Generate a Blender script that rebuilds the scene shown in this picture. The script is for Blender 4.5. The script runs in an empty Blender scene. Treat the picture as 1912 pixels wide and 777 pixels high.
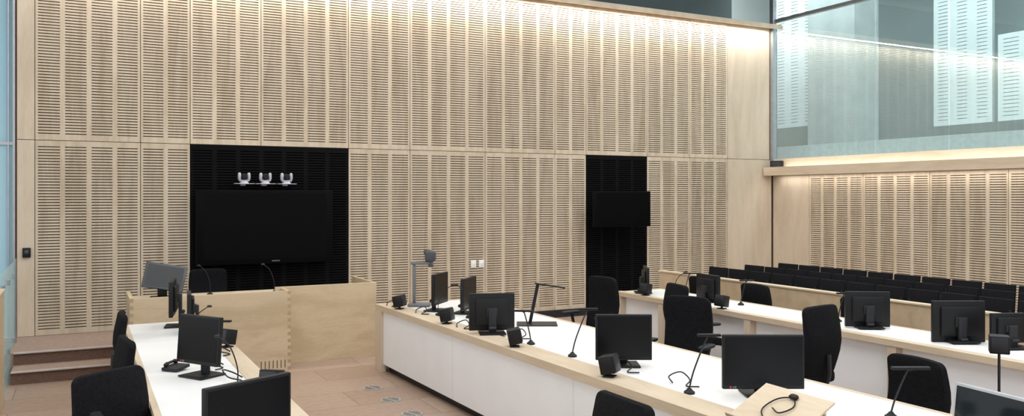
import bpy, bmesh, math, random
from mathutils import Vector, Matrix
random.seed(7)
scene = bpy.context.scene
COL = scene.collection
scene.view_settings.view_transform = 'Standard'
H = 2.02; D = 12.0

# ------------------------------------------------------------ materials
def nodes(m):
    m.use_nodes = True
    nt = m.node_tree
    return nt, nt.nodes, nt.links, nt.nodes["Principled BSDF"]

def mat(name, col, rough=0.5, metal=0.0, var=0.08, scale=12.0, bump=0.0, spec=0.5, emit=None, es=0.0, bscale=None):
    m = bpy.data.materials.new(name)
    nt, N, L, P = nodes(m)
    tc = N.new("ShaderNodeTexCoord")
    nz = N.new("ShaderNodeTexNoise"); nz.inputs["Scale"].default_value = scale; nz.inputs["Detail"].default_value = 4
    L.new(tc.outputs["Object"], nz.inputs["Vector"])
    r = N.new("ShaderNodeValToRGB")
    r.color_ramp.elements[0].position = 0.3; r.color_ramp.elements[1].position = 0.7
    r.color_ramp.elements[0].color = tuple(c*(1-var) for c in col)+(1,)
    r.color_ramp.elements[1].color = tuple(min(1, c*(1+var)) for c in col)+(1,)
    L.new(nz.outputs["Fac"], r.inputs["Fac"]); L.new(r.outputs["Color"], P.inputs["Base Color"])
    P.inputs["Roughness"].default_value = rough; P.inputs["Metallic"].default_value = metal
    P.inputs["Specular IOR Level"].default_value = spec
    if bump > 0:
        n2 = N.new("ShaderNodeTexNoise"); n2.inputs["Scale"].default_value = bscale or 300; L.new(tc.outputs["Object"], n2.inputs["Vector"])
        b = N.new("ShaderNodeBump"); b.inputs["Strength"].default_value = bump; b.inputs["Distance"].default_value = 0.004
        L.new(n2.outputs["Fac"], b.inputs["Height"]); L.new(b.outputs["Normal"], P.inputs["Normal"])
    if emit:
        P.inputs["Emission Color"].default_value = emit+(1,); P.inputs["Emission Strength"].default_value = es
    return m

def wood(name, c1, c2, stretch=(6, 6, 0.7), rough=0.5):
    m = bpy.data.materials.new(name)
    nt, N, L, P = nodes(m)
    tc = N.new("ShaderNodeTexCoord"); oi = N.new("ShaderNodeObjectInfo")
    ad = N.new("ShaderNodeVectorMath"); ad.operation = 'ADD'
    ml = N.new("ShaderNodeMath"); ml.operation = 'MULTIPLY'; ml.inputs[1].default_value = 37.0
    L.new(oi.outputs["Random"], ml.inputs[0]); L.new(tc.outputs["Object"], ad.inputs[0]); L.new(ml.outputs[0], ad.inputs[1])
    mp = N.new("ShaderNodeMapping"); mp.inputs["Scale"].default_value = stretch
    L.new(ad.outputs[0], mp.inputs["Vector"])
    n1 = N.new("ShaderNodeTexNoise"); n1.inputs["Scale"].default_value = 1.1; n1.inputs["Detail"].default_value = 6; n1.inputs["Distortion"].default_value = 1.2
    L.new(mp.outputs[0], n1.inputs["Vector"])
    mp2 = N.new("ShaderNodeMapping"); mp2.inputs["Scale"].default_value = tuple(s*9 for s in stretch)
    L.new(ad.outputs[0], mp2.inputs["Vector"])
    n2 = N.new("ShaderNodeTexNoise"); n2.inputs["Scale"].default_value = 1.5; n2.inputs["Detail"].default_value = 3
    L.new(mp2.outputs[0], n2.inputs["Vector"])
    mx = N.new("ShaderNodeMath"); mx.operation = 'MULTIPLY_ADD'; mx.inputs[1].default_value = 0.35
    L.new(n2.outputs["Fac"], mx.inputs[0]); L.new(n1.outputs["Fac"], mx.inputs[2])
    r = N.new("ShaderNodeValToRGB")
    r.color_ramp.elements[0].position = 0.5; r.color_ramp.elements[0].color = c2+(1,)
    r.color_ramp.elements[1].position = 0.78; r.color_ramp.elements[1].color = c1+(1,)
    L.new(mx.outputs[0], r.inputs["Fac"])
    hs = N.new("ShaderNodeHueSaturation")
    mr = N.new("ShaderNodeMapRange"); mr.inputs["To Min"].default_value = 0.94; mr.inputs["To Max"].default_value = 1.06
    L.new(oi.outputs["Random"], mr.inputs["Value"]); L.new(mr.outputs[0], hs.inputs["Value"])
    L.new(r.outputs["Color"], hs.inputs["Color"]); L.new(hs.outputs["Color"], P.inputs["Base Color"])
    P.inputs["Roughness"].default_value = rough; P.inputs["Specular IOR Level"].default_value = 0.25
    return m

def glassmat(name, tint, refl, rough=0.0, frost=0.0):
    m = bpy.data.materials.new(name); m.use_nodes = True
    nt = m.node_tree; N = nt.nodes; L = nt.links; N.remove(N["Principled BSDF"])
    out = N["Material Output"]
    tr = N.new("ShaderNodeBsdfTransparent"); tr.inputs[0].default_value = tint+(1,)
    gl = N.new("ShaderNodeBsdfGlossy"); gl.inputs["Roughness"].default_value = rough; gl.inputs[0].default_value = (0.92, 0.97, 1, 1)
    lw = N.new("ShaderNodeLayerWeight"); lw.inputs[0].default_value = 0.3
    mr = N.new("ShaderNodeMath"); mr.operation = 'MULTIPLY_ADD'; mr.inputs[1].default_value = 0.25; mr.inputs[2].default_value = refl; mr.use_clamp = True
    L.new(lw.outputs["Facing"], mr.inputs[0])
    mx = N.new("ShaderNodeMixShader"); L.new(mr.outputs[0], mx.inputs[0]); L.new(tr.outputs[0], mx.inputs[1]); L.new(gl.outputs[0], mx.inputs[2])
    last = mx
    if frost > 0:
        df = N.new("ShaderNodeBsdfTranslucent"); df.inputs[0].default_value = tint+(1,)
        d2 = N.new("ShaderNodeBsdfDiffuse"); d2.inputs[0].default_value = tint+(1,)
        nz = N.new("ShaderNodeTexNoise"); nz.inputs["Scale"].default_value = 2.0
        a = N.new("ShaderNodeMixShader"); L.new(nz.outputs["Fac"], a.inputs[0]); L.new(df.outputs[0], a.inputs[1]); L.new(d2.outputs[0], a.inputs[2])
        m2 = N.new("ShaderNodeMixShader"); m2.inputs[0].default_value = frost
        L.new(mx.outputs[0], m2.inputs[1]); L.new(a.outputs[0], m2.inputs[2]); last = m2
    L.new(last.outputs[0], out.inputs["Surface"])
    return m

M_PANEL = wood("maple_panel", (0.64, 0.53, 0.40), (0.52, 0.415, 0.295))
M_PLY = wood("maple_plain", (0.65, 0.545, 0.42), (0.56, 0.455, 0.34), stretch=(3, 3, 0.5))
M_DESKW = wood("maple_desk", (0.61, 0.48, 0.325), (0.51, 0.39, 0.25), stretch=(1.0, 4, 4))
M_RIM = wood("maple_rim", (0.65, 0.535, 0.395), (0.56, 0.445, 0.315), stretch=(6, 0.8, 6))
M_END = wood("maple_endgrain", (0.46, 0.34, 0.21), (0.39, 0.28, 0.17))
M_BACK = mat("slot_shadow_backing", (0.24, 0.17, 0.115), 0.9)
M_BLKP = mat("black_panel", (0.006, 0.006, 0.0065), 0.8, spec=0.06)
M_BLKB = mat("black_backing", (0.0008, 0.0008, 0.001), 0.9, spec=0.02)
M_VENT = mat("vent_shadow", (0.10, 0.07, 0.04), 0.9)
M_WHITE = mat("white_laminate", (0.84, 0.83, 0.81), 0.4, var=0.02, scale=3, spec=0.3)
M_WHITEF = mat("white_front", (0.87, 0.88, 0.90), 0.5, var=0.02, scale=3, spec=0.3)
M_SEAM = mat("seam_line", (0.62, 0.61, 0.59), 0.6)
M_BLACK = mat("black_plastic", (0.008, 0.008, 0.009), 0.5, var=0.1, spec=0.3)
M_BLACKR = mat("black_soft_plastic", (0.018, 0.018, 0.02), 0.6, var=0.1, spec=0.35)
M_SCREEN = mat("screen_glass", (0.004, 0.0045, 0.006), 0.25, var=0.05, spec=0.22)
M_GLOSSY = mat("glossy_screen", (0.012, 0.017, 0.022), 0.06, var=0.05, spec=0.7)
M_TVS = mat("tv_screen", (0.0015, 0.0015, 0.002), 0.4, var=0.05, spec=0.08)
M_TVH = mat("tv_bezel", (0.003, 0.003, 0.0035), 0.6, var=0.05, spec=0.06)
M_GSCREEN = mat("grey_screen", (0.045, 0.048, 0.05), 0.35, var=0.05, spec=0.3)
M_FABRIC = mat("black_fabric", (0.010, 0.010, 0.0115), 0.95, var=0.3, scale=60, bump=0.5, bscale=500, spec=0.12)
M_SEATF = mat("seat_fabric", (0.009, 0.009, 0.011), 0.9, var=0.3, scale=60, spec=0.15)
M_METAL = mat("brushed_metal", (0.45, 0.46, 0.48), 0.35, metal=0.9)
M_GRILL = mat("grille_metal", (0.50, 0.47, 0.44), 0.5, metal=0.3)
M_PALEB = mat("pale_bezel", (0.45, 0.47, 0.48), 0.4)
M_DMETAL = mat("dark_metal", (0.03, 0.03, 0.034), 0.4, metal=0.5)
M_SILVER = mat("silver_plastic", (0.50, 0.48, 0.54), 0.3, metal=0.1)
M_LOGO = mat("logo_grey", (0.36, 0.37, 0.39), 0.5)
M_RED = mat("logo_red", (0.35, 0.03, 0.07), 0.5)
M_WPLAS = mat("white_plastic", (0.85, 0.85, 0.83), 0.4, var=0.02)
M_GREY = mat("grey_plastic", (0.06, 0.063, 0.07), 0.45)
M_MGREY = mat("mid_grey_plastic", (0.15, 0.155, 0.17), 0.45)
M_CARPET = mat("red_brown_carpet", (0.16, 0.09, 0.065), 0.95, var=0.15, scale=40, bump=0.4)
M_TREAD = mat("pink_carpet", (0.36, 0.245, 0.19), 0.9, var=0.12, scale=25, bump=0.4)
M_NOSE = mat("metal_nosing", (0.52, 0.45, 0.41), 0.5)
M_PAPERW = mat("upper_white_panel", (0.62, 0.68, 0.68), 0.7, var=0.04, scale=2)
M_PBACK = mat("upper_panel_slots", (0.50, 0.55, 0.55), 0.8)
M_UPW = mat("upper_grey_wall", (0.49, 0.545, 0.54), 0.7, var=0.10, scale=0.6)
M_UPD = mat("upper_dark_wall", (0.055, 0.075, 0.08), 0.3, var=0.2, scale=1)
M_COLUMN = mat("concrete_column", (0.40, 0.44, 0.43), 0.8, var=0.08, scale=3)
M_CEIL = mat("ceiling_plaster", (0.75, 0.75, 0.74), 0.8, var=0.02)
M_BLUEWIN = mat("daylight_pane", (0.3, 0.5, 0.55), 0.3, var=0.3, scale=2, emit=(0.55, 0.80, 0.88), es=0.9)
M_GLASS = glassmat("clear_glass", (0.92, 0.97, 0.97), 0.08)
M_GLASSB = glassmat("balustrade_glass", (0.80, 0.93, 0.95), 0.06, frost=0.25)
M_FROST = glassmat("frosted_blue_glass", (0.58, 0.77, 0.83), 0.05, rough=0.1, frost=0.8)

def floor_mat():
    m = bpy.data.materials.new("stone_tile_floor")
    nt, N, L, P = nodes(m)
    tc = N.new("ShaderNodeTexCoord")
    br = N.new("ShaderNodeTexBrick"); br.offset = 0.5
    br.inputs["Scale"].default_value = 1.0; br.inputs["Brick Width"].default_value = 1.2; br.inputs["Row Height"].default_value = 0.6
    br.inputs["Mortar Size"].default_value = 0.006; br.inputs["Mortar Smooth"].default_value = 0.2
    br.inputs["Color1"].default_value = (0.365, 0.25, 0.185, 1); br.inputs["Color2"].default_value = (0.46, 0.335, 0.26, 1)
    br.inputs["Mortar"].default_value = (0.26, 0.175, 0.13, 1)
    L.new(tc.outputs["Object"], br.inputs["Vector"])
    nz = N.new("ShaderNodeTexNoise"); nz.inputs["Scale"].default_value = 16; nz.inputs["Detail"].default_value = 8
    L.new(tc.outputs["Object"], nz.inputs["Vector"])
    rr = N.new("ShaderNodeValToRGB"); rr.color_ramp.elements[0].position = 0.3; rr.color_ramp.elements[1].position = 0.7
    rr.color_ramp.elements[0].color = (0.42, 0.42, 0.42, 1); rr.color_ramp.elements[1].color = (0.58, 0.58, 0.58, 1)
    L.new(nz.outputs["Fac"], rr.inputs[0])
    mx = N.new("ShaderNodeMixRGB"); mx.blend_type = 'OVERLAY'; mx.inputs[0].default_value = 0.6
    L.new(br.outputs["Color"], mx.inputs[1]); L.new(rr.outputs["Color"], mx.inputs[2])
    L.new(mx.outputs[0], P.inputs["Base Color"])
    P.inputs["Roughness"].default_value = 0.38; P.inputs["Specular IOR Level"].default_value = 0.4
    return m
M_FLOOR = floor_mat()

# ------------------------------------------------------------ mesh helpers
def finish(bm, name, mats, smooth=False):
    me = bpy.data.meshes.new(name)
    bmesh.ops.recalc_face_normals(bm, faces=bm.faces[:])
    bm.to_mesh(me); bm.free()
    for m in mats: me.materials.append(m)
    if smooth:
        for p in me.polygons: p.use_smooth = True
        try: me.set_sharp_from_angle(angle=math.radians(40))
        except Exception: pass
    return me

def box(bm, x0, y0, z0, x1, y1, z1, bev=0.0, mi=0, rot=None, piv=None, segs=2):
    r = bmesh.ops.create_cube(bm, size=1.0)
    vs = r["verts"]
    c = Vector(((x0+x1)/2, (y0+y1)/2, (z0+z1)/2)); s = (x1-x0, y1-y0, z1-z0)
    for v in vs: v.co = Vector((v.co.x*s[0], v.co.y*s[1], v.co.z*s[2])) + c
    fs = set(f for v in vs for f in v.link_faces)
    if bev > 0:
        es = list(set(e for v in vs for e in v.link_edges))
        rr = bmesh.ops.bevel(bm, geom=es, offset=bev, segments=segs, affect='EDGES', profile=0.5)
        vs = list(set(rr["verts"]) | set(v for v in vs if v.is_valid))
        vs = [v for v in vs if v.is_valid]
        fs = set(f for v in vs for f in v.link_faces)
    for f in fs: f.material_index = mi
    if rot is not None:
        p = Vector(piv) if piv else c
        for v in vs: v.co = rot @ (v.co-p) + p
    return vs

def tube(bm, pts, r, n=8, mi=0, caps=True):
    pts = [Vector(p) for p in pts]
    rs = r if isinstance(r, (list, tuple)) else [r]*len(pts)
    rings = []; prev = None
    for i, p in enumerate(pts):
        if i == 0: t = pts[1]-pts[0]
        elif i == len(pts)-1: t = pts[-1]-pts[-2]
        else: t = (pts[i+1]-pts[i-1])
        t = t.normalized()
        if prev is None:
            a = Vector((0, 0, 1)) if abs(t.z) < 0.9 else Vector((1, 0, 0))
            u = t.cross(a).normalized()
        else:
            u = (prev - t*prev.dot(t))
            u = u.normalized() if u.length > 1e-6 else t.orthogonal().normalized()
        prev = u; w = t.cross(u)
        rings.append([bm.verts.new(p + (u*math.cos(2*math.pi*k/n)+w*math.sin(2*math.pi*k/n))*rs[i]) for k in range(n)])
    for a, b in zip(rings[:-1], rings[1:]):
        for k in range(n):
            f = bm.faces.new((a[k], a[(k+1) % n], b[(k+1) % n], b[k])); f.material_index = mi
    if caps:
        f = bm.faces.new(rings[0][::-1]); f.material_index = mi
        f = bm.faces.new(rings[-1]); f.material_index = mi

def smoothpath(pts, k=6):
    P = [Vector(p) for p in pts]; P = [P[0]*2-P[1]]+P+[P[-1]*2-P[-2]]
    out = []
    for i in range(1, len(P)-2):
        for j in range(k):
            t = j/k; a, b, c, d = P[i-1], P[i], P[i+1], P[i+2]
            out.append(0.5*((2*b)+(c-a)*t+(2*a-5*b+4*c-d)*t*t+(3*b-a-3*c+d)*t**3))
    out.append(P[-2]); return out

def superell(bm, a, b, c, cen, e1=0.35, e2=0.35, nu=32, nv=20, warp=None, mi=0):
    def sp(v, e): return math.copysign(abs(v)**e, v)
    rows = []
    for j in range(1, nv):
        ph = -math.pi/2+math.pi*j/nv
        row = []
        for i in range(nu):
            th = 2*math.pi*i/nu
            v = Vector((a*sp(math.cos(ph), e1)*sp(math.cos(th), e2), b*sp(math.cos(ph), e1)*sp(math.sin(th), e2), c*sp(math.sin(ph), e1)))
            if warp: v = warp(v)
            row.append(bm.verts.new(v+Vector(cen)))
        rows.append(row)
    for p, q in zip(rows[:-1], rows[1:]):
        for i in range(nu):
            f = bm.faces.new((p[i], p[(i+1) % nu], q[(i+1) % nu], q[i])); f.material_index = mi
    bm.faces.new(rows[0][::-1]).material_index = mi; bm.faces.new(rows[-1]).material_index = mi

def cushion(bm, w, h, t, rc, cen, warp=None, plane='xz', n=9):
    def outline(ins):
        pts = []
        a, b = w/2-ins, h/2-ins; r = max(rc-ins, 0.004)
        for cx, cy, a0 in ((a-r, b-r, 0), (-a+r, b-r, 90), (-a+r, -b+r, 180), (a-r, -b+r, 270)):
            for k in range(6):
                an = math.radians(a0+k*18); pts.append((cx+r*math.cos(an), cy+r*math.sin(an)))
            nx = {0: (-a+r, b), 90: (-a, -b+r), 180: (a-r, -b), 270: (a, b-r)}[a0]
            lx, ly = pts[-1]
            for k in range(1, 6): pts.append((lx+(nx[0]-lx)*k/6, ly+(nx[1]-ly)*k/6))
        return pts
    prof = [(0.30, -0.5), (0.12, -0.5), (0.03, -0.5+0.02), (0.008, -0.40), (0.0, -0.2), (0.0, 0.2), (0.008, 0.40), (0.03, 0.48), (0.12, 0.5), (0.30, 0.5)]
    rows = []
    def T(x, y, d):
        v = Vector((x, d, y)) if plane == 'xz' else Vector((x, y, d))
        if warp: v = warp(v)
        return bm.verts.new(v+Vector(cen))
    m = min(w, h)
    for ins, d in prof:
        rows.append([T(x, y, d*t) for x, y in outline(ins*m if ins > 0.2 else ins*0.6)])
    L = len(rows[0])
    for p, q in zip(rows[:-1], rows[1:]):
        for i in range(L): bm.faces.new((p[i], p[(i+1) % L], q[(i+1) % L], q[i]))
    for row, d in ((rows[0], -0.5), (rows[-1], 0.5)):
        c = T(0, 0, d*t)
        for i in range(L): bm.faces.new((row[i], row[(i+1) % L], c))

def M(name, mats, fn, smooth=False):
    bm = bmesh.new(); fn(bm); return finish(bm, name, mats if isinstance(mats, list) else [mats], smooth)

def obj(name, me, parent=None, loc=(0, 0, 0), rot=(0, 0, 0), label=None, cat=None, kind=None, group=None):
    o = bpy.data.objects.new(name, me); COL.objects.link(o)
    o.location = loc; o.rotation_euler = rot
    if parent: o.parent = parent
    if label: o["label"] = label
    if cat: o["category"] = cat
    if kind: o["kind"] = kind
    if group: o["group"] = group
    return o

def face(fx, fy): return math.atan2(fx, -fy)

def thing(name, label, cat, loc, rz, parts, group=None, scale=None):
    root = obj(name, None, loc=loc, rot=(0, 0, rz), label=label, cat=cat, group=group)
    root.empty_display_size = 0.1
    if scale: root.scale = scale
    def rec(ps, par):
        for p in ps:
            nm, me, l, r = p[:4]
            o = obj(nm, me, par, l, r, label=(p[4] if len(p) > 4 else None))
            if len(p) > 5: rec(p[5], o)
    rec(parts, root)
    return root

def text_mesh(s, size, m, ext=0.0008):
    cu = bpy.data.curves.new("t", 'FONT'); cu.body = s; cu.size = size; cu.extrude = ext; cu.align_x = 'CENTER'; cu.align_y = 'CENTER'
    cu.resolution_u = 3
    o = bpy.data.objects.new("t", cu); COL.objects.link(o)
    dg = bpy.context.evaluated_depsgraph_get()
    me = bpy.data.meshes.new_from_object(o.evaluated_get(dg))
    bpy.data.objects.remove(o); bpy.data.curves.remove(cu)
    me.materials.clear(); me.materials.append(m)
    return me

def structure(name, boxes, mats, label=None):
    def fn(bm):
        for b in boxes: box(bm, *b[:6], mi=(b[6] if len(b) > 6 else 0))
    return obj(name, M(name, mats, fn), kind="structure", label=label)

# ------------------------------------------------------------ room shell
structure("floor", [(-4, -4, -0.2, 12.1, 12.2, 0)], M_FLOOR)
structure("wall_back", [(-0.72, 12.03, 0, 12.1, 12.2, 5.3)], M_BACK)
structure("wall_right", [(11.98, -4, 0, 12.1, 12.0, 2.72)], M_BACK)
structure("wall_left", [(-4.2, -4, 0, -4.0, 13.5, 7.3)], M_CEIL)
structure("ceiling", [(-4, -4, 7.3, 18, 16, 7.5)], M_CEIL)
structure("wall_upper", [(-4, 13.2, 5.3, 12, 13.4, 7.3)], M_UPD)
structure("trim_platform", [(-4, 10.78, 0, 2.15, 12.0, 0.27)], M_TREAD)
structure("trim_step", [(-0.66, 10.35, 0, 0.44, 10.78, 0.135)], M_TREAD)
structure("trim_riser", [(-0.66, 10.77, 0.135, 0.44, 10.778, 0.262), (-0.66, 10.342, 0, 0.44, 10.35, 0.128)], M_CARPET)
structure("trim_nosing", [(-0.66, 10.745, 0.262, 0.44, 10.80, 0.276), (-0.66, 10.315, 0.128, 0.44, 10.37, 0.141)], M_NOSE)
structure("trim_cove", [(-0.7, 11.69, 5.21, 11.9, 11.72, 5.28), (-0.7, 11.72, 5.27, 11.9, 12.3, 5.30)], M_PLY)
structure("trim_cove_roof", [(-0.7, 12.3, 5.27, 11.9, 13.2, 5.31)], M_UPD)
structure("trim_beam", [(-0.7, 11.3, 5.85, 11.9, 11.4, 5.95)], M_UPD)
structure("trim_corner_post", [(11.86, 11.90, 2.6, 11.95, 11.99, 7.3)], M_METAL)
structure("trim_ledge", [(11.66, -2, 2.42, 11.90, 11.95, 2.46), (11.66, -2, 2.46, 11.69, 11.95, 2.58), (11.88, -2, 2.46, 12.1, 11.95, 2.74)], M_RIM)
structure("baseboard_back", [(3.4, 11.94, 0, 11.9, 12.0, 0.12)], M_BLACKR)
structure("baseboard_right", [(11.90, -2, 0, 11.95, 11.94, 0.12)], M_BLACKR)
g_edges = [11.9, 9.62, 8.28, 6.85, 5.4, 3.9, 2.4, 0.9]
for i in range(len(g_edges)-1):
    structure("window_%d" % (i+2), [(11.915, g_edges[i+1]+0.012, 2.74, 11.927, g_edges[i]-0.012, 5.37)], M_GLASS)
for i in range(len(g_edges)-1):
    structure("window_%d" % (i+12), [(11.915, g_edges[i+1]+0.012, 5.43, 11.927, g_edges[i]-0.012, 7.25)], M_GLASS)
structure("trim_glass_rail", [(11.88, -2, 5.37, 11.96, 11.9, 5.43)], M_METAL)
structure("window_1", [(-4, 12.05, 2.70, -0.74, 12.07, 6.5), (-4, 12.05, 0.27, -0.74, 12.07, 2.66)], M_FROST)
structure("trim_window_rail", [(-4, 12.03, 2.66, -0.74, 12.1, 2.70), (-0.745, 12.0, 0.27, -0.72, 12.1, 6.5), (-0.80, 12.02, 0.27, -0.785, 12.1, 6.5)], M_METAL)

# space behind upper glazing
structure("floor_upper_gallery", [(12.1, 0, 2.5, 18, 16, 2.7)], M_UPW)
structure("wall_upper_gallery", [(17, 0, 2.7, 17.2, 16, 7.3), (12.1, 15.8, 2.7, 17, 16, 7.3)], M_UPW)
structure("trim_gallery_beam", [(12.9, 4, 2.7, 12.96, 15.8, 3.05)], M_PBACK)
structure("window_30", [(16.9, 5.5, 5.2, 16.98, 9.9, 7.1)], M_BLUEWIN)
structure("trim_window_bar", [(16.84, y, 5.2, 16.9, y+0.08, 7.1) for y in (5.5, 6.3, 7.1, 7.9, 8.7, 9.5)]+[(16.84, 5.5, 6.1, 16.9, 9.9, 6.2)], M_UPD)

# ------------------------------------------------------------ acoustic panels
def panel_mesh(w, h, cols, mats, pitch=0.037, slot=0.0125, t=0.018, zm=0.05, st=0.029):
    vs = []; fs = []
    def b(x0, z0, x1, z1):
        n = len(vs)
        for y in (0.0, -t):
            vs.extend([(x0, y, z0), (x1, y, z0), (x1, y, z1), (x0, y, z1)])
        fs.extend([(n+4, n+5, n+6, n+7), (n, n+4, n+7, n+3), (n+1, n+2, n+6, n+5), (n+3, n+7, n+6, n+2), (n, n+1, n+5, n+4)])
    g = 0.004
    if cols == 0:
        b(g, g, w-g, h-g)
    else:
        n = int((h-2*zm)/pitch); rem = h-2*g-n*pitch+(pitch-slot); zb = g+rem/2
        cw = (w-2*g)/cols
        b(g, g, w-g, zb-0.0); b(g, zb+(n-1)*pitch+slot, w-g, h-g)
        top = zb+(n-1)*pitch+slot
        for c in range(cols+1):
            x = g+c*cw
            x0 = g if c == 0 else x-st; x1 = w-g if c == cols else x+st
            b(x0, zb, x1, top)
        for c in range(cols):
            x0 = g+c*cw+st; x1 = g+(c+1)*cw-st
            for k in range(n-1):
                z0 = zb+k*pitch+slot; b(x0, z0, x1, z0+pitch-slot)
    me = bpy.data.meshes.new("panel"); me.from_pydata(vs, [], fs)
    for m in mats: me.materials.append(m)
    me.update(); return me

ZS = 2.73
lower = [(-.70, -.505, 0, 'p'), (-.505, .704, 4, 'w'), (.704, 1.319, 2, 'w'), (1.319, 3.509, 7, 'b'), (3.509, 4.472, 3, 'w'), (4.472, 5.744, 4, 'w'),
         (5.744, 7.034, 4, 'w'), (7.034, 7.648, 2, 'w'), (7.648, 8.928, 4, 'b'), (8.928, 9.893, 3, 'w'), (9.893, 10.79, 3, 'w'), (10.79, 11.9, 0, 'p')]
upper = [(-.70, -.505, 0, 'p'), (-.505, .704, 4, 'w'), (.704, 1.319, 2, 'w'), (1.319, 2.252, 3, 'w'), (2.252, 3.509, 4, 'w'), (3.509, 4.472, 3, 'w'), (4.472, 5.744, 4, 'w'),
         (5.744, 7.034, 4, 'w'), (7.034, 7.648, 2, 'w'), (7.648, 8.928, 4, 'w'), (8.928, 9.893, 3, 'w'), (9.893, 10.79, 3, 'w'), (10.79, 11.85, 0, 'p')]
LBL = {'w': "slotted pale maple acoustic panel on the courtroom wall", 'b': "black slotted acoustic panel behind a wall screen", 'p': "plain pale maple veneer wall panel"}
for (a, b_, c, k) in lower:
    z0 = 0.27 if b_ < 3.6 else 0.12
    mm = [M_BLKP] if k == 'b' else ([M_PLY] if k == 'p' else [M_PANEL])
    obj("acoustic_panel" if k != 'p' else "veneer_panel", panel_mesh(b_-a, ZS-z0, c, mm), loc=(a, 12.0, z0), label=LBL[k], cat="wall panel", group="panels of the slotted maple wall")
for (a, b_, c, k) in upper:
    mm = [M_PLY] if k == 'p' else [M_PANEL]
    obj("acoustic_panel" if k != 'p' else "veneer_panel", panel_mesh(b_-a, 5.27-ZS, c, mm), loc=(a, 12.0, ZS), label=LBL[k], cat="wall panel", group="panels of the slotted maple wall")
def blackback(bm):
    box(bm, 1.32, 12.002, 0.27, 3.508, 12.01, 2.725); box(bm, 7.65, 12.002, 0.12, 8.927, 12.01, 2.725)
obj("trim_black_backing", M("bb", M_BLKB, blackback), kind="structure")
ry = [11.97, 11.07, 9.88, 8.62, 7.36, 6.10, 4.84, 3.58]
for i in range(len(ry)-1):
    cols = 0 if i == 0 else 4
    z0, z1 = 0.12, 2.42
    obj("acoustic_panel" if cols else "veneer_panel", panel_mesh(ry[i]-ry[i+1], z1-z0, cols, [M_PANEL if cols else M_PLY]), loc=(11.95, ry[i], z0), rot=(0, 0, -math.pi/2),
        label=("slotted pale maple acoustic panel behind the public seats" if cols else LBL['p']), cat="wall panel", group="panels of the slotted side wall")

for (x, ya, yb, za, zb) in [(14.0, 14.0, 12.8, 3.55, 7.2), (15.0, 10.75, 9.55, 3.4, 7.2), (15.0, 9.45, 8.0, 3.4, 5.0)]:
    obj("perforated_panel", panel_mesh(ya-yb, zb-za, 3, [M_PAPERW], pitch=0.07, slot=0.012, t=0.006, st=0.1), loc=(x, ya, za), rot=(0, 0, -math.pi/2), label="white slotted panel hanging in the glazed upper gallery", cat="wall panel", group="white gallery panels")
structure("wall_gallery_panel_backing", [(14.01, 12.8, 3.55, 14.06, 14.0, 7.25), (15.01, 9.55, 3.4, 15.06, 10.75, 7.25), (15.01, 8.0, 3.4, 15.06, 9.45, 5.0)], M_PBACK)
structure("wall_gallery_column", [(13.7, 11.55, 2.7, 14.4, 12.75, 7.3)], M_COLUMN)

# ------------------------------------------------------------ left glass balustrade and half wall
def hw(bm):
    box(bm, -0.9, 8.3, 0, -0.66, 9.5, 1.1, bev=0.006)
thing("half_wall", "low pale maple clad half wall beside the stairs", "half wall", (0, 0, 0), 0, [("cladding", M("hw", M_DESKW, hw), (0, 0, 0), (0, 0, 0)),
      ("cap", M("hwcap", M_RIM, lambda bm: box(bm, -0.91, 8.29, 1.1, -0.65, 9.51, 1.12, bev=0.004)), (0, 0, 0), (0, 0, 0))])
gl = []
gl.append(("glass_pane", M("gp", M_GLASSB, lambda bm: box(bm, -0.70, 9.52, 0.02, -0.688, 11.5, 1.25)), (0, 0, 0), (0, 0, 0)))
clip = M("clip", M_METAL, lambda bm: box(bm, -0.025, -0.03, -0.03, 0.025, 0.03, 0.03, bev=0.004))
for y, z in ((9.75, 1.1), (10.4, 1.1), (11.2, 1.1), (10.4, 0.36), (11.2, 0.36)):
    gl.append(("clamp", clip, (-0.694, y, z), (0, 0, 0)))
gl.append(("post", M("gpost", M_METAL, lambda bm: tube(bm, [(-0.694, 11.52, 0.27), (-0.694, 11.52, 1.28)], 0.02, 12), True), (0, 0, 0), (0, 0, 0)))
thing("glass_balustrade", "clear glass balustrade with metal clamps beside the steps", "balustrade", (0, 0, 0), 0, gl)

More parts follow.
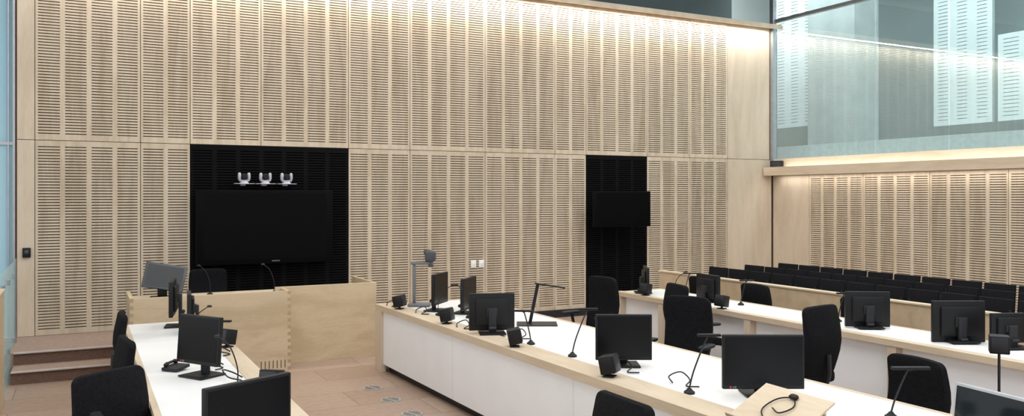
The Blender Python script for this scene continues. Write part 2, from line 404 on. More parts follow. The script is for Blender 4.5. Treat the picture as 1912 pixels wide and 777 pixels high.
# ------------------------------------------------------------ witness bench
def front(bm):
    box(bm, 0.47, 9.80, 0.0, 2.18, 9.84, 0.92, bev=0.002)
    for i in range(0, 23, 2):
        z = i*0.04
        for a, b in ((2.145, 2.1815), (0.4685, 0.505)):
            box(bm, a, 9.7988, z, b, 9.80, min(z+0.04, 0.92), mi=1)
        box(bm, 2.18, 9.80, z, 2.1812, 9.84, min(z+0.04, 0.92), mi=1)
    for i in range(7):
        x = 1.84+i*0.045; box(bm, x, 9.7985, 0.03, x+0.010, 9.802, 0.12, mi=2)
bench = [("front_panel", M("bf", [M_DESKW, M_END, M_VENT], front), (0, 0, 0), (0, 0, 0), "maple front with finger-jointed corners"),
         ("side_panel", M("bs", M_DESKW, lambda bm: box(bm, 2.14, 9.84, 0, 2.18, 10.16, 0.92)), (0, 0, 0), (0, 0, 0)),
         ("side_panel", M("bs2", M_DESKW, lambda bm: box(bm, 0.47, 9.84, 0, 0.51, 10.56, 0.92)), (0, 0, 0), (0, 0, 0)),
         ("rear_panel", M("br", M_DESKW, lambda bm: box(bm, 2.08, 10.16, 0, 3.34, 10.20, 0.93, bev=0.002)), (0, 0, 0), (0, 0, 0)),
         ("return_panel", M("brr", M_DESKW, lambda bm: box(bm, 3.30, 10.20, 0, 3.34, 11.1, 0.93)), (0, 0, 0), (0, 0, 0)),
         ("counter", M("bc", M_RIM, lambda bm: (box(bm, 0.51, 9.84, 0.84, 2.14, 10.5, 0.87))), (0, 0, 0), (0, 0, 0)),
         ("counter", M("bc2", M_RIM, lambda bm: (box(bm, 2.18, 10.20, 0.80, 3.30, 10.8, 0.83))), (0, 0, 0), (0, 0, 0))]
thing("witness_bench", "pale maple witness bench with finger-jointed corners", "bench", (0, 0, 0), 0, bench)

# ------------------------------------------------------------ long desks
def seams(bm, x0, x1, ys, z):
    for y in ys: box(bm, x0, y-0.0015, z-0.001, x1, y+0.0015, z+0.0005, mi=1)
ld = [("worktop", M("ldw", [M_WHITE, M_SEAM], lambda bm: (box(bm, 0.42, 3.2, 0.72, 1.02, 9.05, 0.75), seams(bm, 0.42, 1.02, (4.9, 6.5, 7.9), 0.75))), (0, 0, 0), (0, 0, 0), "white laminate worktop"),
      ("edge_strip", M("lde", M_RIM, lambda bm: (box(bm, 0.38, 3.2, 0.71, 0.42, 9.05, 0.75), box(bm, 1.02, 3.2, 0.70, 1.17, 9.05, 0.755))), (0, 0, 0), (0, 0, 0)),
      ("front_panel", M("ldf", M_DESKW, lambda bm: box(bm, 1.12, 3.2, 0.0, 1.16, 9.05, 0.70)), (0, 0, 0), (0, 0, 0))]
for y in (3.3, 6.1, 7.45, 8.95):
    ld.append(("leg_panel", M("ldl", M_DESKW, lambda bm: box(bm, 0.45, y-0.02, 0.0, 1.12, y+0.02, 0.71)), (0, 0, 0), (0, 0, 0)))
thing("counsel_desk", "long white desk with pale maple edge beside the steps", "desk", (0, 0, 0), 0, ld)

CX, CY, CT = 3.06, 9.36, math.radians(1.3)
L_ = 7.3
def cfront(bm):
    box(bm, 0.03, -L_, 0.09, 0.06, -0.2, 0.70)
    for y in (-2.1, -4.2, -6.0): box(bm, 0.0292, y-0.0015, 0.09, 0.031, y+0.0015, 0.70, mi=1)
cd = [("worktop", M("cdw", [M_WHITE, M_SEAM], lambda bm: (box(bm, 0.24, -L_, 0.72, 1.26, -0.06, 0.75), seams(bm, 0.24, 1.26, (-1.7, -3.3, -4.9, -6.3), 0.75))), (0, 0, 0), (0, 0, 0), "white laminate worktop"),
      ("ledge", M("cdr", M_RIM, lambda bm: box(bm, 0.0, -L_, 0.70, 0.24, 0, 0.765, bev=0.002)), (0, 0, 0), (0, 0, 0), "pale maple equipment ledge"),
      ("edge_strip", M("cde", M_RIM, lambda bm: (box(bm, 1.26, -L_, 0.71, 1.30, 0, 0.752), box(bm, 0.24, -0.06, 0.71, 1.26, 0, 0.752))), (0, 0, 0), (0, 0, 0)),
      ("end_panel", M("cdend", M_PLY, lambda bm: (box(bm, 0.0, -0.2, 0, 0.06, 0.0, 0.70, bev=0.002), box(bm, 0.06, -0.05, 0, 1.28, 0, 0.70))), (0, 0, 0), (0, 0, 0)),
      ("front_panel", M("cdf", [M_WHITEF, M_SEAM], cfront), (0, 0, 0), (0, 0, 0), "white front panel"),
      ("plinth", M("cdp", M_BLACKR, lambda bm: box(bm, 0.10, -L_, 0, 0.14, -0.2, 0.09)), (0, 0, 0), (0, 0, 0), "black recessed plinth")]
for y in (-2, -4, -6, -7.2):
    cd.append(("leg_panel", M("cdl", M_PLY, lambda bm: box(bm, 0.14, y-0.02, 0, 1.1, y+0.02, 0.71)), (0, 0, 0), (0, 0, 0)))
thing("counsel_desk", "long white desk with pale maple ledge and white front", "desk", (CX, CY, 0), CT, cd)

RX = 6.34
rd = [("worktop", M("rdw", M_WHITE, lambda bm: box(bm, RX+0.10, 2.6, 0.72, RX+0.72, 9.15, 0.75)), (0, 0, 0), (0, 0, 0), "white laminate worktop"),
      ("edge_strip", M("rde", M_RIM, lambda bm: (box(bm, RX, 2.6, 0.70, RX+0.10, 9.2, 0.757, bev=0.002), box(bm, RX+0.72, 2.6, 0.71, RX+0.76, 9.2, 0.752), box(bm, RX+0.1, 9.15, 0.71, RX+0.72, 9.2, 0.752))), (0, 0, 0), (0, 0, 0)),
      ("front_panel", M("rdf", M_WHITEF, lambda bm: box(bm, RX+0.10, 2.6, 0.12, RX+0.13, 9.15, 0.70)), (0, 0, 0), (0, 0, 0), "white recessed front panel")]
for y in (9.15, 8.25, 6.75, 4.96, 3.40):
    rd.append(("leg_panel", M("rdl", M_PLY, lambda bm: box(bm, RX+0.01, y-0.045, 0, RX+0.70, y+0.045, 0.70)), (0, 0, 0), (0, 0, 0)))
thing("counsel_desk", "long white desk with pale maple portal legs", "desk", (0, 0, 0), 0, rd)

ba = [("panel", M("bap", M_DESKW, lambda bm: box(bm, 8.0, 3.0, 0, 8.05, 10.4, 0.85)), (0, 0, 0), (0, 0, 0)),
      ("cap", M("bac", M_RIM, lambda bm: box(bm, 7.98, 2.98, 0.85, 8.09, 10.42, 0.87, bev=0.003)), (0, 0, 0), (0, 0, 0)),
      ("end_panel", M("bae", M_DESKW, lambda bm: box(bm, 8.05, 10.35, 0, 8.3, 10.4, 0.85)), (0, 0, 0), (0, 0, 0))]
thing("gallery_barrier", "long low pale maple barrier before the public seats", "barrier", (0, 0, 0), 0, ba)

# ------------------------------------------------------------ office chairs
def wback(v):
    z = v.z/0.30
    x = v.x*(1.0-0.05*max(0, z)**2-0.10*max(0, -z)**2)
    y = v.y*(1.0-0.25*max(0, z)) - 0.50*x*x + 0.03*math.cos(z*2.4) + 0.02*z
    return Vector((x, y, v.z+0.012*(1-(x/0.24)**2)*max(0, z)))
def wseat(v):
    y = v.y; z = v.z - (0.03*max(0, (-y-0.12)/0.12)**2 if y < -0.12 else 0) + 0.12*v.x*v.x
    return Vector((v.x, y, z))
me_back = M("chair_back", M_FABRIC, lambda bm: cushion(bm, 0.47, 0.60, 0.075, 0.050, (0, 0.24, 0.80), wback), True)
me_seat = M("chair_seat", M_FABRIC, lambda bm: cushion(bm, 0.49, 0.47, 0.09, 0.08, (0, 0, 0.475), wseat, plane='xy'), True)
def armf(bm, s=1):
    tube(bm, smoothpath([(0.20*s, 0.02, 0.42), (0.27*s, 0.03, 0.43), (0.285*s, 0.03, 0.55), (0.285*s, 0.0, 0.67)]), 0.018, 8)
me_armp = M("arm_post", M_BLACKR, armf, True)
me_armp2 = M("arm_post2", M_BLACKR, lambda bm: armf(bm, -1), True)
me_pad = M("arm_pad", M_BLACKR, lambda bm: superell(bm, 0.045, 0.13, 0.018, (0, 0, 0), 0.5, 0.5, 20, 8), True)
def colf(bm):
    tube(bm, [(0, 0, 0.09), (0, 0, 0.28)], 0.03, 14); tube(bm, [(0, 0, 0.28), (0, 0, 0.42)], 0.017, 12)
    box(bm, -0.10, -0.09, 0.41, 0.10, 0.12, 0.44, bev=0.01)
    tube(bm, smoothpath([(0, 0.10, 0.42), (0, 0.25, 0.43), (0, 0.30, 0.52), (0, 0.30, 0.70)]), 0.02, 8)
me_col = M("chair_col", M_DMETAL, colf, True)
def starf(bm):
    for k in range(5):
        a = 2*math.pi*k/5+0.3
        tube(bm, [(0, 0, 0.115), (0.15*math.cos(a), 0.15*math.sin(a), 0.10), (0.29*math.cos(a), 0.29*math.sin(a), 0.075)], [0.034, 0.024, 0.014], 8)
    tube(bm, [(0, 0, 0.07), (0, 0, 0.13)], 0.045, 14)
me_star = M("chair_star", M_BLACKR, starf, True)
def castf(bm):
    tube(bm, [(-0.022, 0, 0.028), (-0.006, 0, 0.028)], 0.028, 14); tube(bm, [(0.006, 0, 0.028), (0.022, 0, 0.028)], 0.028, 14)
    tube(bm, [(0, 0, 0.03), (0, 0, 0.075)], 0.008, 8); box(bm, -0.008, -0.014, 0.02, 0.008, 0.014, 0.06)
me_cast = M("caster", M_BLACK, castf, True)
Z0 = (0, 0, 0)
def chair(x, y, fx, fy, ztop=1.1, label=None, z=0, arms=True):
    parts = [("backrest", me_back, Z0, Z0), ("seat", me_seat, Z0, Z0), ("gas_lift", me_col, Z0, Z0)]
    cast = []
    for k in range(5):
        a = 2*math.pi*k/5+0.3; cast.append(("caster", me_cast, (0.285*math.cos(a), 0.285*math.sin(a), 0), (0, 0, a+0.6)))
    parts.append(("star_base", me_star, Z0, Z0, None, cast))
    if arms:
        parts.append(("armrest", me_armp, Z0, Z0, None, [("armrest_pad", me_pad, (0.285, -0.01, 0.685), Z0)]))
        parts.append(("armrest", me_armp2, Z0, Z0, None, [("armrest_pad", me_pad, (-0.285, -0.01, 0.685), Z0)]))
    s = ztop/1.11
    return thing("office_chair", label or "black upholstered swivel office chair with armrests", "chair", (x, y, z), face(fx, fy), parts, group="black swivel chairs at the desks", scale=(1, 1, s))
chair(5.10, 7.95, -1, -0.15, 1.1, "black high-backed swivel chair at the centre desk")
chair(4.88, 6.08, -0.9, -0.45, 1.08, "black high-backed swivel chair between two long desks")
chair(5.98, 7.15, 1.0, -0.2, 1.07)
chair(5.52, 5.25, -0.15, 1.0, 1.10, "black swivel chair turned sideways between two desks")
chair(4.76, 3.72, -1, 0.1, 0.94, "black swivel chair by the near end of the desk")
chair(2.68, 3.50, 1, 0.02, 1.0, "black swivel chair pulled up to the maple ledge")
chair(7.15, 8.70, -1, 0, 0.945); chair(7.06, 7.60, -1, 0, 0.955); chair(7.08, 6.1, -1, 0, 0.95)
chair(0.03, 5.62, -0.55, 0.83, 1.0, "black swivel chair turned away beside the white desk")
chair(0.52, 6.72, 1, 0.12, 0.99, "black swivel chair tucked under the white desk")
chair(0.56, 8.15, 1, 0.0, 0.99, "black swivel chair tucked under the white desk")
chair(0.32, 4.38, 1, 0.2, 0.98, "black swivel chair at the near end of the white desk")
chair(1.47, 11.15, 0, -1, 0.81, "black office chair behind the witness bench", z=0.27, arms=False)

me_ps = M("ps_seat", M_SEATF, lambda bm: box(bm, -0.195, -0.21, 0.41, 0.195, 0.20, 0.46, bev=0.018), True)
def psb(bm):
    vs = box(bm, -0.195, 0.20, 0.50, 0.195, 0.24, 0.91, bev=0.008)
    for v in vs: v.co.y += (v.co.z-0.5)*0.12
me_pb = M("ps_back", M_SEATF, psb, True)
def psl(bm): tube(bm, [(0, -0.19, 0), (0, -0.17, 0.44), (0, 0.20, 0.44), (0, 0.24, 0.80)], 0.011, 8)
def psl2(bm): tube(bm, [(0, 0.24, 0), (0, 0.19, 0.43)], 0.011, 8)
me_pl = M("ps_leg", M_DMETAL, psl, True); me_pl2 = M("ps_leg2", M_DMETAL, psl2, True)
for r, X in enumerate((8.62, 9.36, 10.10)):
    for k in range(14):
        y = 10.05-k*0.445
        thing("public_seat", "black upholstered seat in the public gallery rows", "chair", (X, y, 0), face(-1, 0.0)+0.05,
              [("backrest", me_pb, Z0, Z0), ("seat", me_ps, Z0, Z0), ("leg", me_pl, (-0.16, 0, 0), Z0), ("leg", me_pl, (0.16, 0, 0), Z0),
               ("leg", me_pl2, (-0.16, 0, 0), Z0), ("leg", me_pl2, (0.16, 0, 0), Z0)], group="black seats in rows of the public gallery")

# ------------------------------------------------------------ monitors
me_lg = text_mesh("LG", 0.018, M_LOGO)
def lgd(bm): tube(bm, [(0, 0, 0), (0, 0, 0.001)], 0.008, 16)
me_lgd = M("lg_disc", M_RED, lgd)
MON = {}
def mon_meshes(w, h, zb, pale=False):
    key = (w, h, zb, pale)
    if key in MON: return MON[key]
    hous = M("mon_housing", M_PALEB if pale else M_BLACK, lambda bm: (box(bm, -w/2, -0.018, zb, w/2, 0.018, zb+h, bev=0.006), box(bm, -w*0.36, 0.018, zb+h*0.14, w*0.36, 0.045, zb+h*0.86, bev=0.012)), True)
    scr = M("mon_screen", M_GLOSSY if pale else M_SCREEN, lambda bm: box(bm, -w/2+0.014, -0.0195, zb+0.026, w/2-0.014, -0.0175, zb+h-0.014))
    neck = M("mon_neck", M_BLACKR, lambda bm: (box(bm, -0.035, 0.055, 0.01, 0.035, 0.085, zb+h*0.6, bev=0.006), box(bm, -0.05, 0.04, zb+h*0.38, 0.05, 0.065, zb+h*0.62, bev=0.004),
                                                 tube(bm, [(-0.03, 0.095, zb+0.03), (0.03, 0.095, zb+0.03)], 0.018, 10)), True)
    base = M("mon_base", M_BLACK, lambda bm: box(bm, -0.12, -0.07, 0.0, 0.12, 0.15, 0.012, bev=0.004), True)
    MON[key] = (hous, scr, neck, base); return MON[key]
def monitor(x, y, fx, fy, w=0.42, h=0.34, z=0.753, zb=0.11, label="black flat computer monitor on the desk", logo=False, tilt=0.0, top=None, pale=False):
    if top: zb = round(top-z-h, 3)
    hous, scr, neck, base = mon_meshes(w, h, zb, pale)
    ch = [("screen", scr, Z0, Z0)]
    if logo:
        ch.append(("logo_disc", me_lgd, (-w/2+0.05, -0.0185, zb+0.013), (math.pi/2, 0, 0)))
        ch.append(("logo_lettering", me_lg, (-w/2+0.075, -0.019, zb+0.013), (math.pi/2, 0, 0)))
    return thing("computer_monitor", label, "monitor", (x, y, z), face(fx, fy), [("housing", hous, Z0, (tilt, 0, 0), None, ch), ("stand_neck", neck, Z0, Z0), ("stand_base", base, Z0, Z0)], group="flat computer monitors on the desks")
FX, FY = -0.4611, -0.8873
monitor(0.73, 6.2, -0.84, -0.54, label="black flat monitor on the white desk near the steps", logo=True, top=1.18, tilt=-0.08)
monitor(0.69, 3.98, 0.42, -0.90, w=0.46, h=0.34, label="black flat monitor at the near end of the white desk", logo=True, top=1.17)
monitor(0.80, 8.72, -1, 0.18, label="black monitor seen nearly edge-on")
monitor(0.90, 8.25, -1, 0.1, w=0.38, h=0.30, zb=0.07, label="black monitor seen nearly edge-on", z=0.757)
monitor(3.54, 8.55, 0.72, -0.70, label="black monitor at the far end of the ledge", top=1.17)
monitor(3.74, 8.22, 0.72, -0.70, label="black monitor at the far end of the ledge", top=1.14)
monitor(3.36, 6.87, 0.35, 0.94, label="black monitor showing its back and stand arm", top=1.13, z=0.766)
monitor(3.60, 5.12, FX, FY, label="black square-format monitor on the white desktop", logo=True, top=1.14)
monitor(3.86, 3.96, FX, FY, w=0.52, h=0.345, label="wide black monitor on the white desktop", logo=True, top=1.14)
monitor(6.76, 5.55, -FX+0.1, -FY, label="black monitor showing its back on the far desk", top=1.10, z=0.759)
monitor(6.80, 4.64, -FX, -FY, w=0.46, h=0.36, label="black monitor showing its back on the far desk", top=1.11, z=0.759)
monitor(6.92, 4.28, -FX-0.1, -FY, w=0.30, h=0.25, label="small black monitor showing its back on the far desk", top=1.04, z=0.759)
monitor(6.58, 8.85, 0.86, -0.50, label="black monitor seen from the side on the far desk", top=1.1, z=0.759)
monitor(6.72, 7.80, 0.95, -0.05, label="black monitor seen from the side on the far desk", top=1.08, z=0.759)
monitor(3.80, 2.40, -0.98, 0.12, w=0.50, h=0.32, label="glossy angled monitor with pale bezel at desk end", top=1.10, tilt=-0.12, pale=True)

tm_h = M("touch_housing", M_GREY, lambda bm: box(bm, -0.22, -0.02, 0, 0.22, 0.02, 0.30, bev=0.008), True)
tm_s = M("touch_screen", M_GSCREEN, lambda bm: box(bm, -0.193, -0.0215, 0.027, 0.193, -0.0195, 0.273))
tm_b = M("touch_base", M_BLACK, lambda bm: (box(bm, -0.13, -0.08, 0, 0.13, 0.10, 0.02, bev=0.006), box(bm, -0.05, 0.0, 0.015, 0.05, 0.07, 0.17, bev=0.01)), True)
thing("touch_monitor", "tilted grey touch screen monitor on the witness bench", "monitor", (0.82, 10.15, 0.872), face(-0.15, -1), [
    ("housing", tm_h, (0, -0.04, 0.10), (-0.38, 0.18, 0), None, [("screen", tm_s, Z0, Z0)]), ("stand_base", tm_b, Z0, Z0)])

# ------------------------------------------------------------ wall screens
tv_h = M("tv_housing", M_TVH, lambda bm: box(bm, -0.925, -0.05, -0.51, 0.925, 0.05, 0.51, bev=0.006), True)
tv_s = M("tv_screen", M_TVS, lambda bm: box(bm, -0.83, -0.0515, -0.44, 0.83, -0.049, 0.47))
tv_t = text_mesh("SAMSUNG", 0.024, M_LOGO)
tv_m = M("tv_mount", M_DMETAL, lambda bm: box(bm, -0.25, 0.05, -0.2, 0.25, 0.13, 0.2))
thing("wall_television", "large black flat television on a black slotted panel", "television", (2.30, 11.845, 1.60), 0, [
    ("housing", tv_h, Z0, Z0, None, [("screen", tv_s, Z0, Z0), ("logo_lettering", tv_t, (0.12, -0.0525, -0.475), (math.pi/2, 0, 0))]), ("wall_mount", tv_m, Z0, Z0)])
tv2 = M("tv2_housing", M_TVH, lambda bm: box(bm, -0.53, -0.04, -0.30, 0.53, 0.04, 0.30, bev=0.006), True)
tv2s = M("tv2_screen", M_TVS, lambda bm: box(bm, -0.49, -0.0415, -0.25, 0.49, -0.039, 0.27))
tv2m = M("tv2_mount", M_DMETAL, lambda bm: (box(bm, -0.06, 0.04, -0.05, 0.06, 0.36, 0.05), box(bm, -0.12, 0.36, -0.15, 0.12, 0.385, 0.15)))
thing("wall_television", "smaller black television angled out from the wall", "television", (8.11, 11.585, 1.81), face(-0.12, -1), [
    ("housing", tv2, Z0, Z0, None, [("screen", tv2s, Z0, Z0)]), ("wall_mount", tv2m, Z0, (0, 0, 0.12))])

def cb(bm): box(bm, -0.13, -0.06, -0.008, 0.13, 0.075, 0.0, bev=0.002); box(bm, -0.03, 0.06, -0.03, 0.03, 0.14, 0.01)
cs = M("cam_shelf", M_SILVER, cb)
def cbase(bm): tube(bm, [(0, 0, 0), (0, 0, 0.02), (0, 0, 0.035)], [0.062, 0.058, 0.04], 18)
def carm(bm):
    superell(bm, 0.022, 0.040, 0.055, (-0.062, 0, 0.095), 0.6, 0.7, 16, 10); superell(bm, 0.022, 0.040, 0.055, (0.062, 0, 0.095), 0.6, 0.7, 16, 10)
    box(bm, -0.07, -0.03, 0.03, 0.07, 0.04, 0.05, bev=0.008); box(bm, -0.055, 0.02, 0.04, 0.055, 0.04, 0.12, bev=0.01)
def clens(bm): superell(bm, 0.045, 0.05, 0.045, (0, 0, 0.095), 0.9, 1.0, 20, 12); tube(bm, [(0, -0.03, 0.095), (0, -0.066, 0.095)], 0.03, 16)
mcb = M("cam_base", M_SILVER, cbase, True); mca = M("cam_arm", M_SILVER, carm, True); mcl = M("cam_lens", M_BLACK, clens, True)
for x in (2.0, 2.285, 2.575):
    thing("conference_camera", "silver pan-tilt camera with black lens on a shelf", "camera", (x, 11.84, 2.20), 0, [("base", mcb, Z0, Z0), ("yoke", mca, Z0, Z0), ("lens", mcl, Z0, Z0), ("shelf", cs, Z0, Z0)], group="cameras above the large television")

sw = M("switch_plate", M_WPLAS, lambda bm: box(bm, -0.045, -0.012, -0.06, 0.045, 0, 0.06, bev=0.004), True)
sr = M("switch_rocker", M_WPLAS, lambda bm: box(bm, -0.015, -0.018, -0.025, 0.015, -0.011, 0.025, bev=0.003), True)
for x in (5.535, 5.675):
    thing("light_switch", "white wall switch plate on slotted maple", "switch", (x, 11.982, 0.95), 0, [("plate", sw, Z0, Z0), ("rocker", sr, Z0, Z0)], group="white switch plates")
thing("wall_control_box", "small black control box on plain maple strip", "control box", (-0.593, 11.982, 1.32), 0, [
    ("case", M("wc", M_BLACK, lambda bm: box(bm, -0.045, -0.04, -0.06, 0.045, 0, 0.06, bev=0.006), True), Z0, Z0),
    ("button", M("wcb", M_GREY, lambda bm: box(bm, -0.02, -0.045, -0.01, 0.02, -0.039, 0.03, bev=0.002), True), Z0, Z0)])
thing("corner_speaker", "small black loudspeaker on the maple ledge corner", "speaker", (11.78, 11.72, 2.46), face(-1, -0.5), [
    ("case", M("cspk", M_BLACK, lambda bm: box(bm, -0.11, -0.06, 0, 0.11, 0.06, 0.24, bev=0.008), True), Z0, Z0),
    ("grille", M("cspg", M_DMETAL, lambda bm: box(bm, -0.09, -0.066, 0.03, 0.09, -0.058, 0.21, bev=0.003), True), Z0, Z0)])

# ------------------------------------------------------------ desk speakers
sp_b = M("spk_body", M_BLACK, lambda bm: box(bm, -0.065, -0.055, 0.025, 0.065, 0.055, 0.15, bev=0.008, rot=Matrix.Rotation(-0.2, 3, 'X'), piv=(0, 0, 0.08)), True)
sp_g = M("spk_grille", M_DMETAL, lambda bm: box(bm, -0.055, -0.060, 0.037, 0.055, -0.052, 0.138, bev=0.003, rot=Matrix.Rotation(-0.2, 3, 'X'), piv=(0, 0, 0.08)), True)
sp_f = M("spk_foot", M_BLACKR, lambda bm: (box(bm, -0.04, -0.04, 0, 0.04, 0.04, 0.008), tube(bm, [(0, 0, 0), (0, 0, 0.06)], 0.012, 8)))
def speaker(x, y, fx, fy, z=0.766):
    thing("desk_speaker", "small black cube loudspeaker on the desk ledge", "speaker", (x, y, z), face(fx, fy), [("body", sp_b, Z0, Z0), ("grille", sp_g, Z0, Z0), ("foot", sp_f, Z0, Z0)], group="small black cube speakers")
speaker(3.16, 8.80, 0.7, -0.7); speaker(3.21, 7.57, 0.7, -0.7); speaker(3.22, 6.15, 0.9, -0.4); speaker(3.27, 4.82, 0.6, -0.8)
speaker(6.40, 8.62, -1, -0.3, 0.758); speaker(6.40, 7.2, -1, -0.3, 0.758)
speaker(1.09, 5.45, -0.6, -0.8, 0.756); speaker(1.09, 7.3, -0.8, -0.5, 0.756)
thing("stand_speaker", "small black speaker box on a thin floor stand", "speaker", (5.52, 3.47, 0), face(-0.8, -0.6), [
    ("body", M("ssb", M_BLACK, lambda bm: box(bm, -0.06, -0.055, 0.96, 0.06, 0.055, 1.08, bev=0.007), True), Z0, Z0),
    ("grille", M("ssg", M_DMETAL, lambda bm: box(bm, -0.05, -0.060, 0.97, 0.05, -0.053, 1.07, bev=0.003), True), Z0, Z0),
    ("pole", M("ssp", M_DMETAL, lambda bm: tube(bm, [(0, 0, 0.01), (0, 0, 0.97)], 0.009, 10), True), Z0, Z0),
    ("base", M("ssba", M_BLACK, lambda bm: tube(bm, [(0, 0, 0), (0, 0, 0.012), (0, 0, 0.02)], [0.14, 0.14, 0.03], 28), True), Z0, Z0)])

# ------------------------------------------------------------ lamps
def lamp_meshes(hgt, lean, head):
    b = M("lamp_base", M_BLACK, lambda bm: tube(bm, [(0, 0, 0), (0, 0, 0.01), (0, 0, 0.022), (0, 0, 0.035)], [0.036, 0.036, 0.02, 0.01], 20), True)
    s = M("lamp_stem", M_DMETAL, lambda bm: tube(bm, smoothpath([(0, 0, 0.03), (lean*0.2, 0, hgt*0.35), (lean*0.62, 0, hgt*0.72), (lean, 0, hgt)]), 0.0055, 8), True)
    h = M("lamp_shade", M_BLACK, lambda bm: (box(bm, lean-head*0.45, -0.017, hgt-0.004, lean+head*0.55, 0.017, hgt+0.012, bev=0.004), tube(bm, [(lean, -0.018, hgt), (lean, 0.018, hgt)], 0.011, 10)), True)
    return b, s, h
LA = lamp_meshes(0.37, 0.12, 0.15); LB = lamp_meshes(0.28, 0.06, 0.17); LC = lamp_meshes(0.28, 0.10, 0.22)
def lamp(x, y, k, z=0.753, rz=-0.48, label="slim black desk reading lamp with bar head"):
    b, s, h = k
    thing("desk_lamp", label, "lamp", (x, y, z), rz, [("base", b, Z0, Z0), ("stem", s, Z0, Z0), ("lamp_shade", h, Z0, Z0)], group="slim black reading lamps")
lamp(3.46, 5.62, LA); lamp(3.48, 4.22, LA); lamp(4.12, 3.22, LC); lamp(3.43, 6.25, LB, rz=-0.48+3.0)
lamp(6.82, 5.95, LB); lamp(6.85, 7.38, LB); lamp(3.62, 7.55, LB); lamp(6.85, 8.4, LB)
lamp(0.92, 6.9, LB)
thing("task_light", "large flat-headed black task light with square base", "lamp", (4.02, 7.2, 0.753), -0.48, [
    ("base", M("tl_b", M_DMETAL, lambda bm: box(bm, -0.20, -0.13, 0, 0.20, 0.13, 0.008, bev=0.003)), Z0, Z0),
    ("arm", M("tl_a", M_BLACK, lambda bm: box(bm, -0.016, -0.008, 0, 0.016, 0.008, 0.40, bev=0.003, rot=Matrix.Rotation(0.2, 3, 'Y'), piv=(0, 0, 0))), (-0.07, 0, 0.006), Z0),
    ("lamp_shade", M("tl_h", M_BLACK, lambda bm: box(bm, -0.02, -0.03, 0, 0.28, 0.03, 0.014, bev=0.004, rot=Matrix.Rotation(0.15, 3, 'Y'), piv=(0, 0, 0))), (0.0, 0, 0.395), Z0)])

def mic_m(lean, hgt):
    b = M("mic_base", M_BLACK, lambda bm: (tube(bm, [(0, 0, 0), (0, 0, 0.018), (0, 0, 0.03)], [0.035, 0.033, 0.012], 18)), True)
    g = M("mic_neck", M_BLACK, lambda bm: tube(bm, smoothpath([(0, 0, 0.02), (0.0, 0, hgt*0.4), (lean*0.4, 0, hgt*0.8), (lean, 0, hgt)]), 0.0045, 6), True)
    c = M("mic_capsule", M_BLACKR, lambda bm: superell(bm, 0.022, 0.011, 0.011, (lean+math.copysign(0.012, lean), 0, hgt+0.004), 0.9, 1.0, 14, 8), True)
    return b, g, c
MA = mic_m(-0.12, 0.34); MB_ = mic_m(0.14, 0.32)
def mic(x, y, k, z=0.753, rz=-0.48):
    b, g, c = k
    thing("gooseneck_microphone", "thin black gooseneck microphone on a round base", "microphone", (x, y, z), rz, [("base", b, Z0, Z0), ("gooseneck", g, Z0, Z0), ("capsule", c, Z0, Z0)], group="gooseneck microphones")
mic(2.04, 10.05, MA, 0.872); mic(1.34, 10.2, MA, 0.872); mic(3.38, 8.2, MB_); mic(3.6, 7.9, MA)
mic(0.85, 7.6, MB_); mic(6.6, 8.3, MB_); mic(0.92, 5.70, MA)

dc = [("base", M("dcb", M_MGREY, lambda bm: box(bm, -0.12, -0.10, 0, 0.14, 0.10, 0.03, bev=0.008), True), Z0, Z0),
      ("column", M("dcc", M_MGREY, lambda bm: (box(bm, -0.068, -0.016, 0.03, -0.036, 0.018, 0.50, bev=0.006)), True), Z0, Z0),
      ("light_arm", M("dca", M_MGREY, lambda bm: (box(bm, -0.09, -0.03, 0.475, 0.17, 0.02, 0.51, bev=0.008)), True), Z0, Z0),
      ("camera_head", M("dch", M_GREY, lambda bm: (superell(bm, 0.062, 0.055, 0.065, (0.135, 0, 0.575), 0.45, 0.45, 24, 14), box(bm, 0.06, -0.03, 0.60, 0.14, 0.03, 0.65, bev=0.012), tube(bm, [(0.14, -0.005, 0.45), (0.14, -0.005, 0.53)], 0.03, 16)), True), Z0, Z0)]
thing("document_camera", "grey document camera on a column with chunky head", "document camera", (3.48, 9.04, 0.754), -0.5, dc)

ph = [("base", M("phb", M_BLACKR, lambda bm: box(bm, -0.07, -0.07, 0, 0.07, 0.07, 0.025, bev=0.006, rot=Matrix.Rotation(0.10, 3, 'X'), piv=(0, -0.07, 0)), True), Z0, Z0),
      ("handset", M("phh", M_BLACK, lambda bm: (tube(bm, smoothpath([(-0.045, -0.06, 0.038), (-0.045, -0.03, 0.05), (-0.045, 0.03, 0.056), (-0.045, 0.06, 0.05)]), [0.015]*6+[0.010]*7+[0.015]*6, 10)), True), Z0, Z0),
      ("keypad", M("phk", M_GREY, lambda bm: [box(bm, 0.0+i*0.018, -0.045+j*0.018, 0.024+0.002*j, 0.012+i*0.018, -0.034+j*0.018, 0.031+0.002*j) for i in range(3) for j in range(4)]), Z0, Z0)]
thing("telephone", "black desk telephone with handset on white desk", "telephone", (0.62, 6.52, 0.753), -0.8, ph)
def brd(bm):
    box(bm, -0.16, -0.25, 0, 0.16, 0.25, 0.012, bev=0.002)
    # bent lower lip
    tube(bm, [(-0.16, -0.25, 0.012), (-0.16, 0.25, 0.012)], 0.012, 10)
    box(bm, -0.172, -0.25, 0.008, -0.160, 0.25, 0.04, bev=0.003)
thing("book_rest", "slanted pale plywood book rest on the desk ledge", "book rest", (3.34, 3.30, 0.767), -0.03, [
    ("board", M("lbm", M_RIM, brd), (0, 0, 0.10), (0, -0.50, 0)),
    ("support", M("lbs", M_RIM, lambda bm: (box(bm, 0.115, -0.20, 0, 0.127, 0.20, 0.16), box(bm, -0.13, -0.20, 0, -0.118, 0.20, 0.035))), Z0, Z0)])
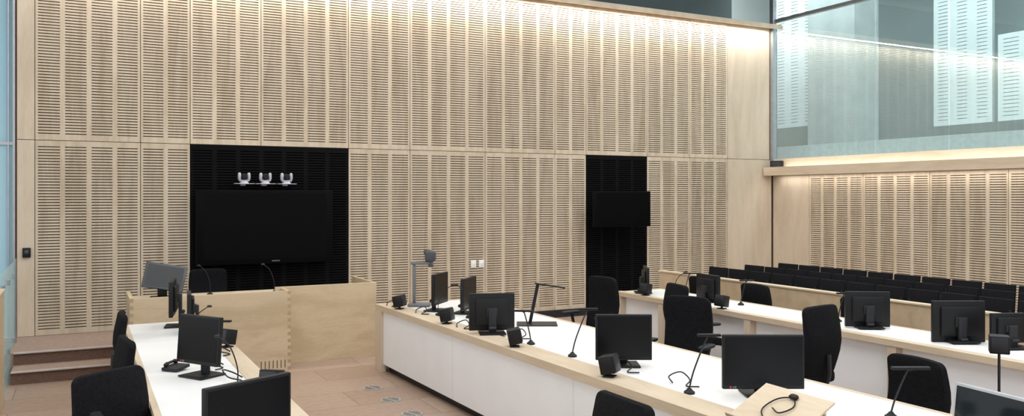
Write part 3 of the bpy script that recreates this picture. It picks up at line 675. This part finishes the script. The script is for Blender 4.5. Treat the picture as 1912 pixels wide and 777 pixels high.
def earp(bm):
    tube(bm, smoothpath([(-0.12, 0.02, 0.006), (-0.05, 0.10, 0.01), (0.05, 0.08, 0.012), (0.09, 0, 0.01), (0.03, -0.06, 0.01), (-0.04, -0.02, 0.012), (-0.02, 0.05, 0.012)]), 0.004, 6)
thing("earphone", "black earphone with coiled lead on the book rest", "earphone", (3.335, 3.28, 0.879), -0.03, [
    ("lead", M("earl", M_BLACK, earp, True), Z0, (0, -0.50, 0)), ("earpiece", M("eare", M_BLACK, lambda bm: superell(bm, 0.018, 0.03, 0.012, (0.10, 0.0, 0.012), 0.7, 0.7, 16, 8), True), Z0, (0, -0.50, 0))])

def cable(pts):
    me = M("cable", M_BLACK, lambda bm: tube(bm, smoothpath(pts), 0.005, 6), True)
    obj("cable", me, label="loose black equipment cable lying on the desk", cat="cable", group="loose black cables")
for (x, y, s) in ((3.12, 9.12, 1), (3.2, 8.4, 1), (3.2, 7.30, 1), (3.45, 6.62, 1), (3.46, 5.02, 1), (3.55, 4.48, 1), (3.7, 3.66, 1), (1.0, 6.0, -1), (1.08, 7.05, -1), (0.95, 6.52, -1)):
    z = 0.765+0.006 if x < 3.29 and x > 2 else 0.762
    cable([(x, y, z), (x+0.05*s, y+0.10, z+0.02), (x+0.12*s, y+0.06, z+0.05), (x+0.10*s, y-0.06, z+0.02), (x+0.02*s, y-0.12, z), (x+0.08*s, y-0.18, z)])
def gr(bm):
    tube(bm, [(0, 0, 0.0), (0, 0, 0.006)], 0.10, 28, mi=0)
def grs(bm):
    for i in range(-3, 4):
        w = math.sqrt(max(0, 0.085**2-(i*0.024)**2))
        for a, b in ((-w, -0.008), (0.008, w)):
            if b-a > 0.01: box(bm, a, i*0.024-0.0045, 0.0055, b, i*0.024+0.0045, 0.0068)
g1 = M("gr", M_GRILL, gr, True); g2 = M("grs", M_BLKB, grs)
for y in (8.44, 7.86, 7.27, 6.68):
    thing("floor_grille", "round metal floor air grille with dark slots", "floor grille", (2.73, y, 0), 0.3, [("rim", g1, Z0, Z0), ("louvre", g2, Z0, Z0)], group="round floor air grilles")

# ------------------------------------------------------------ lights
def area(name, loc, rot, sx, sy, power, col=(1, 1, 1)):
    l = bpy.data.lights.new(name, 'AREA'); l.shape = 'RECTANGLE'; l.size = sx; l.size_y = sy; l.energy = power; l.color = col
    o = bpy.data.objects.new(name, l); COL.objects.link(o); o.location = loc; o.rotation_euler = rot; return o
area("ceiling_light_a", (2, 6, 7.2), (0, 0, 0), 6, 6, 300, (0.95, 0.98, 1.0))
area("ceiling_light_b", (8.5, 6, 7.2), (0, 0, 0), 5, 6, 340, (0.95, 0.98, 1.0))
area("ceiling_light_c", (4, -1, 7.2), (0, 0, 0), 8, 4, 320, (0.95, 0.98, 1.0))
area("left_fill", (-3.9, 4, 3.4), (0, math.radians(-90), 0), 4.5, 9, 150, (0.90, 0.97, 1.0))  # added cool fill for the white fronts, as if the left wall were glazed
area("cove_light", (5.65, 11.84, 5.22), (math.radians(3), 0, 0), 12.3, 0.10, 165, (1, 0.98, 0.95))
area("ledge_light_down", (11.80, 6.5, 2.40), (0, math.radians(-10), 0), 0.08, 10.5, 24, (1, 0.97, 0.93))
area("ledge_light_up", (11.78, 6.5, 2.49), (0, math.radians(180+25), 0), 0.06, 10.5, 24, (1, 0.985, 0.96))
area("gallery_light", (12.7, 9, 7.1), (0, math.radians(-35), 0), 1.0, 13, 480, (0.93, 0.99, 1))
w = bpy.data.worlds.new("world"); scene.world = w; w.use_nodes = True
bg = w.node_tree.nodes["Background"]; bg.inputs[0].default_value = (0.85, 0.93, 1.0, 1); bg.inputs[1].default_value = 0.95

# ------------------------------------------------------------ camera
cam = bpy.data.cameras.new("camera"); co = bpy.data.objects.new("camera", cam); COL.objects.link(co)
cam.sensor_width = 36; cam.lens = 1551/1912*36; cam.shift_y = -21.5/1912; cam.clip_start = 0.05
co.location = (0, 0, H); co.rotation_euler = (math.pi/2, 0, -math.radians(27.46))
scene.camera = co
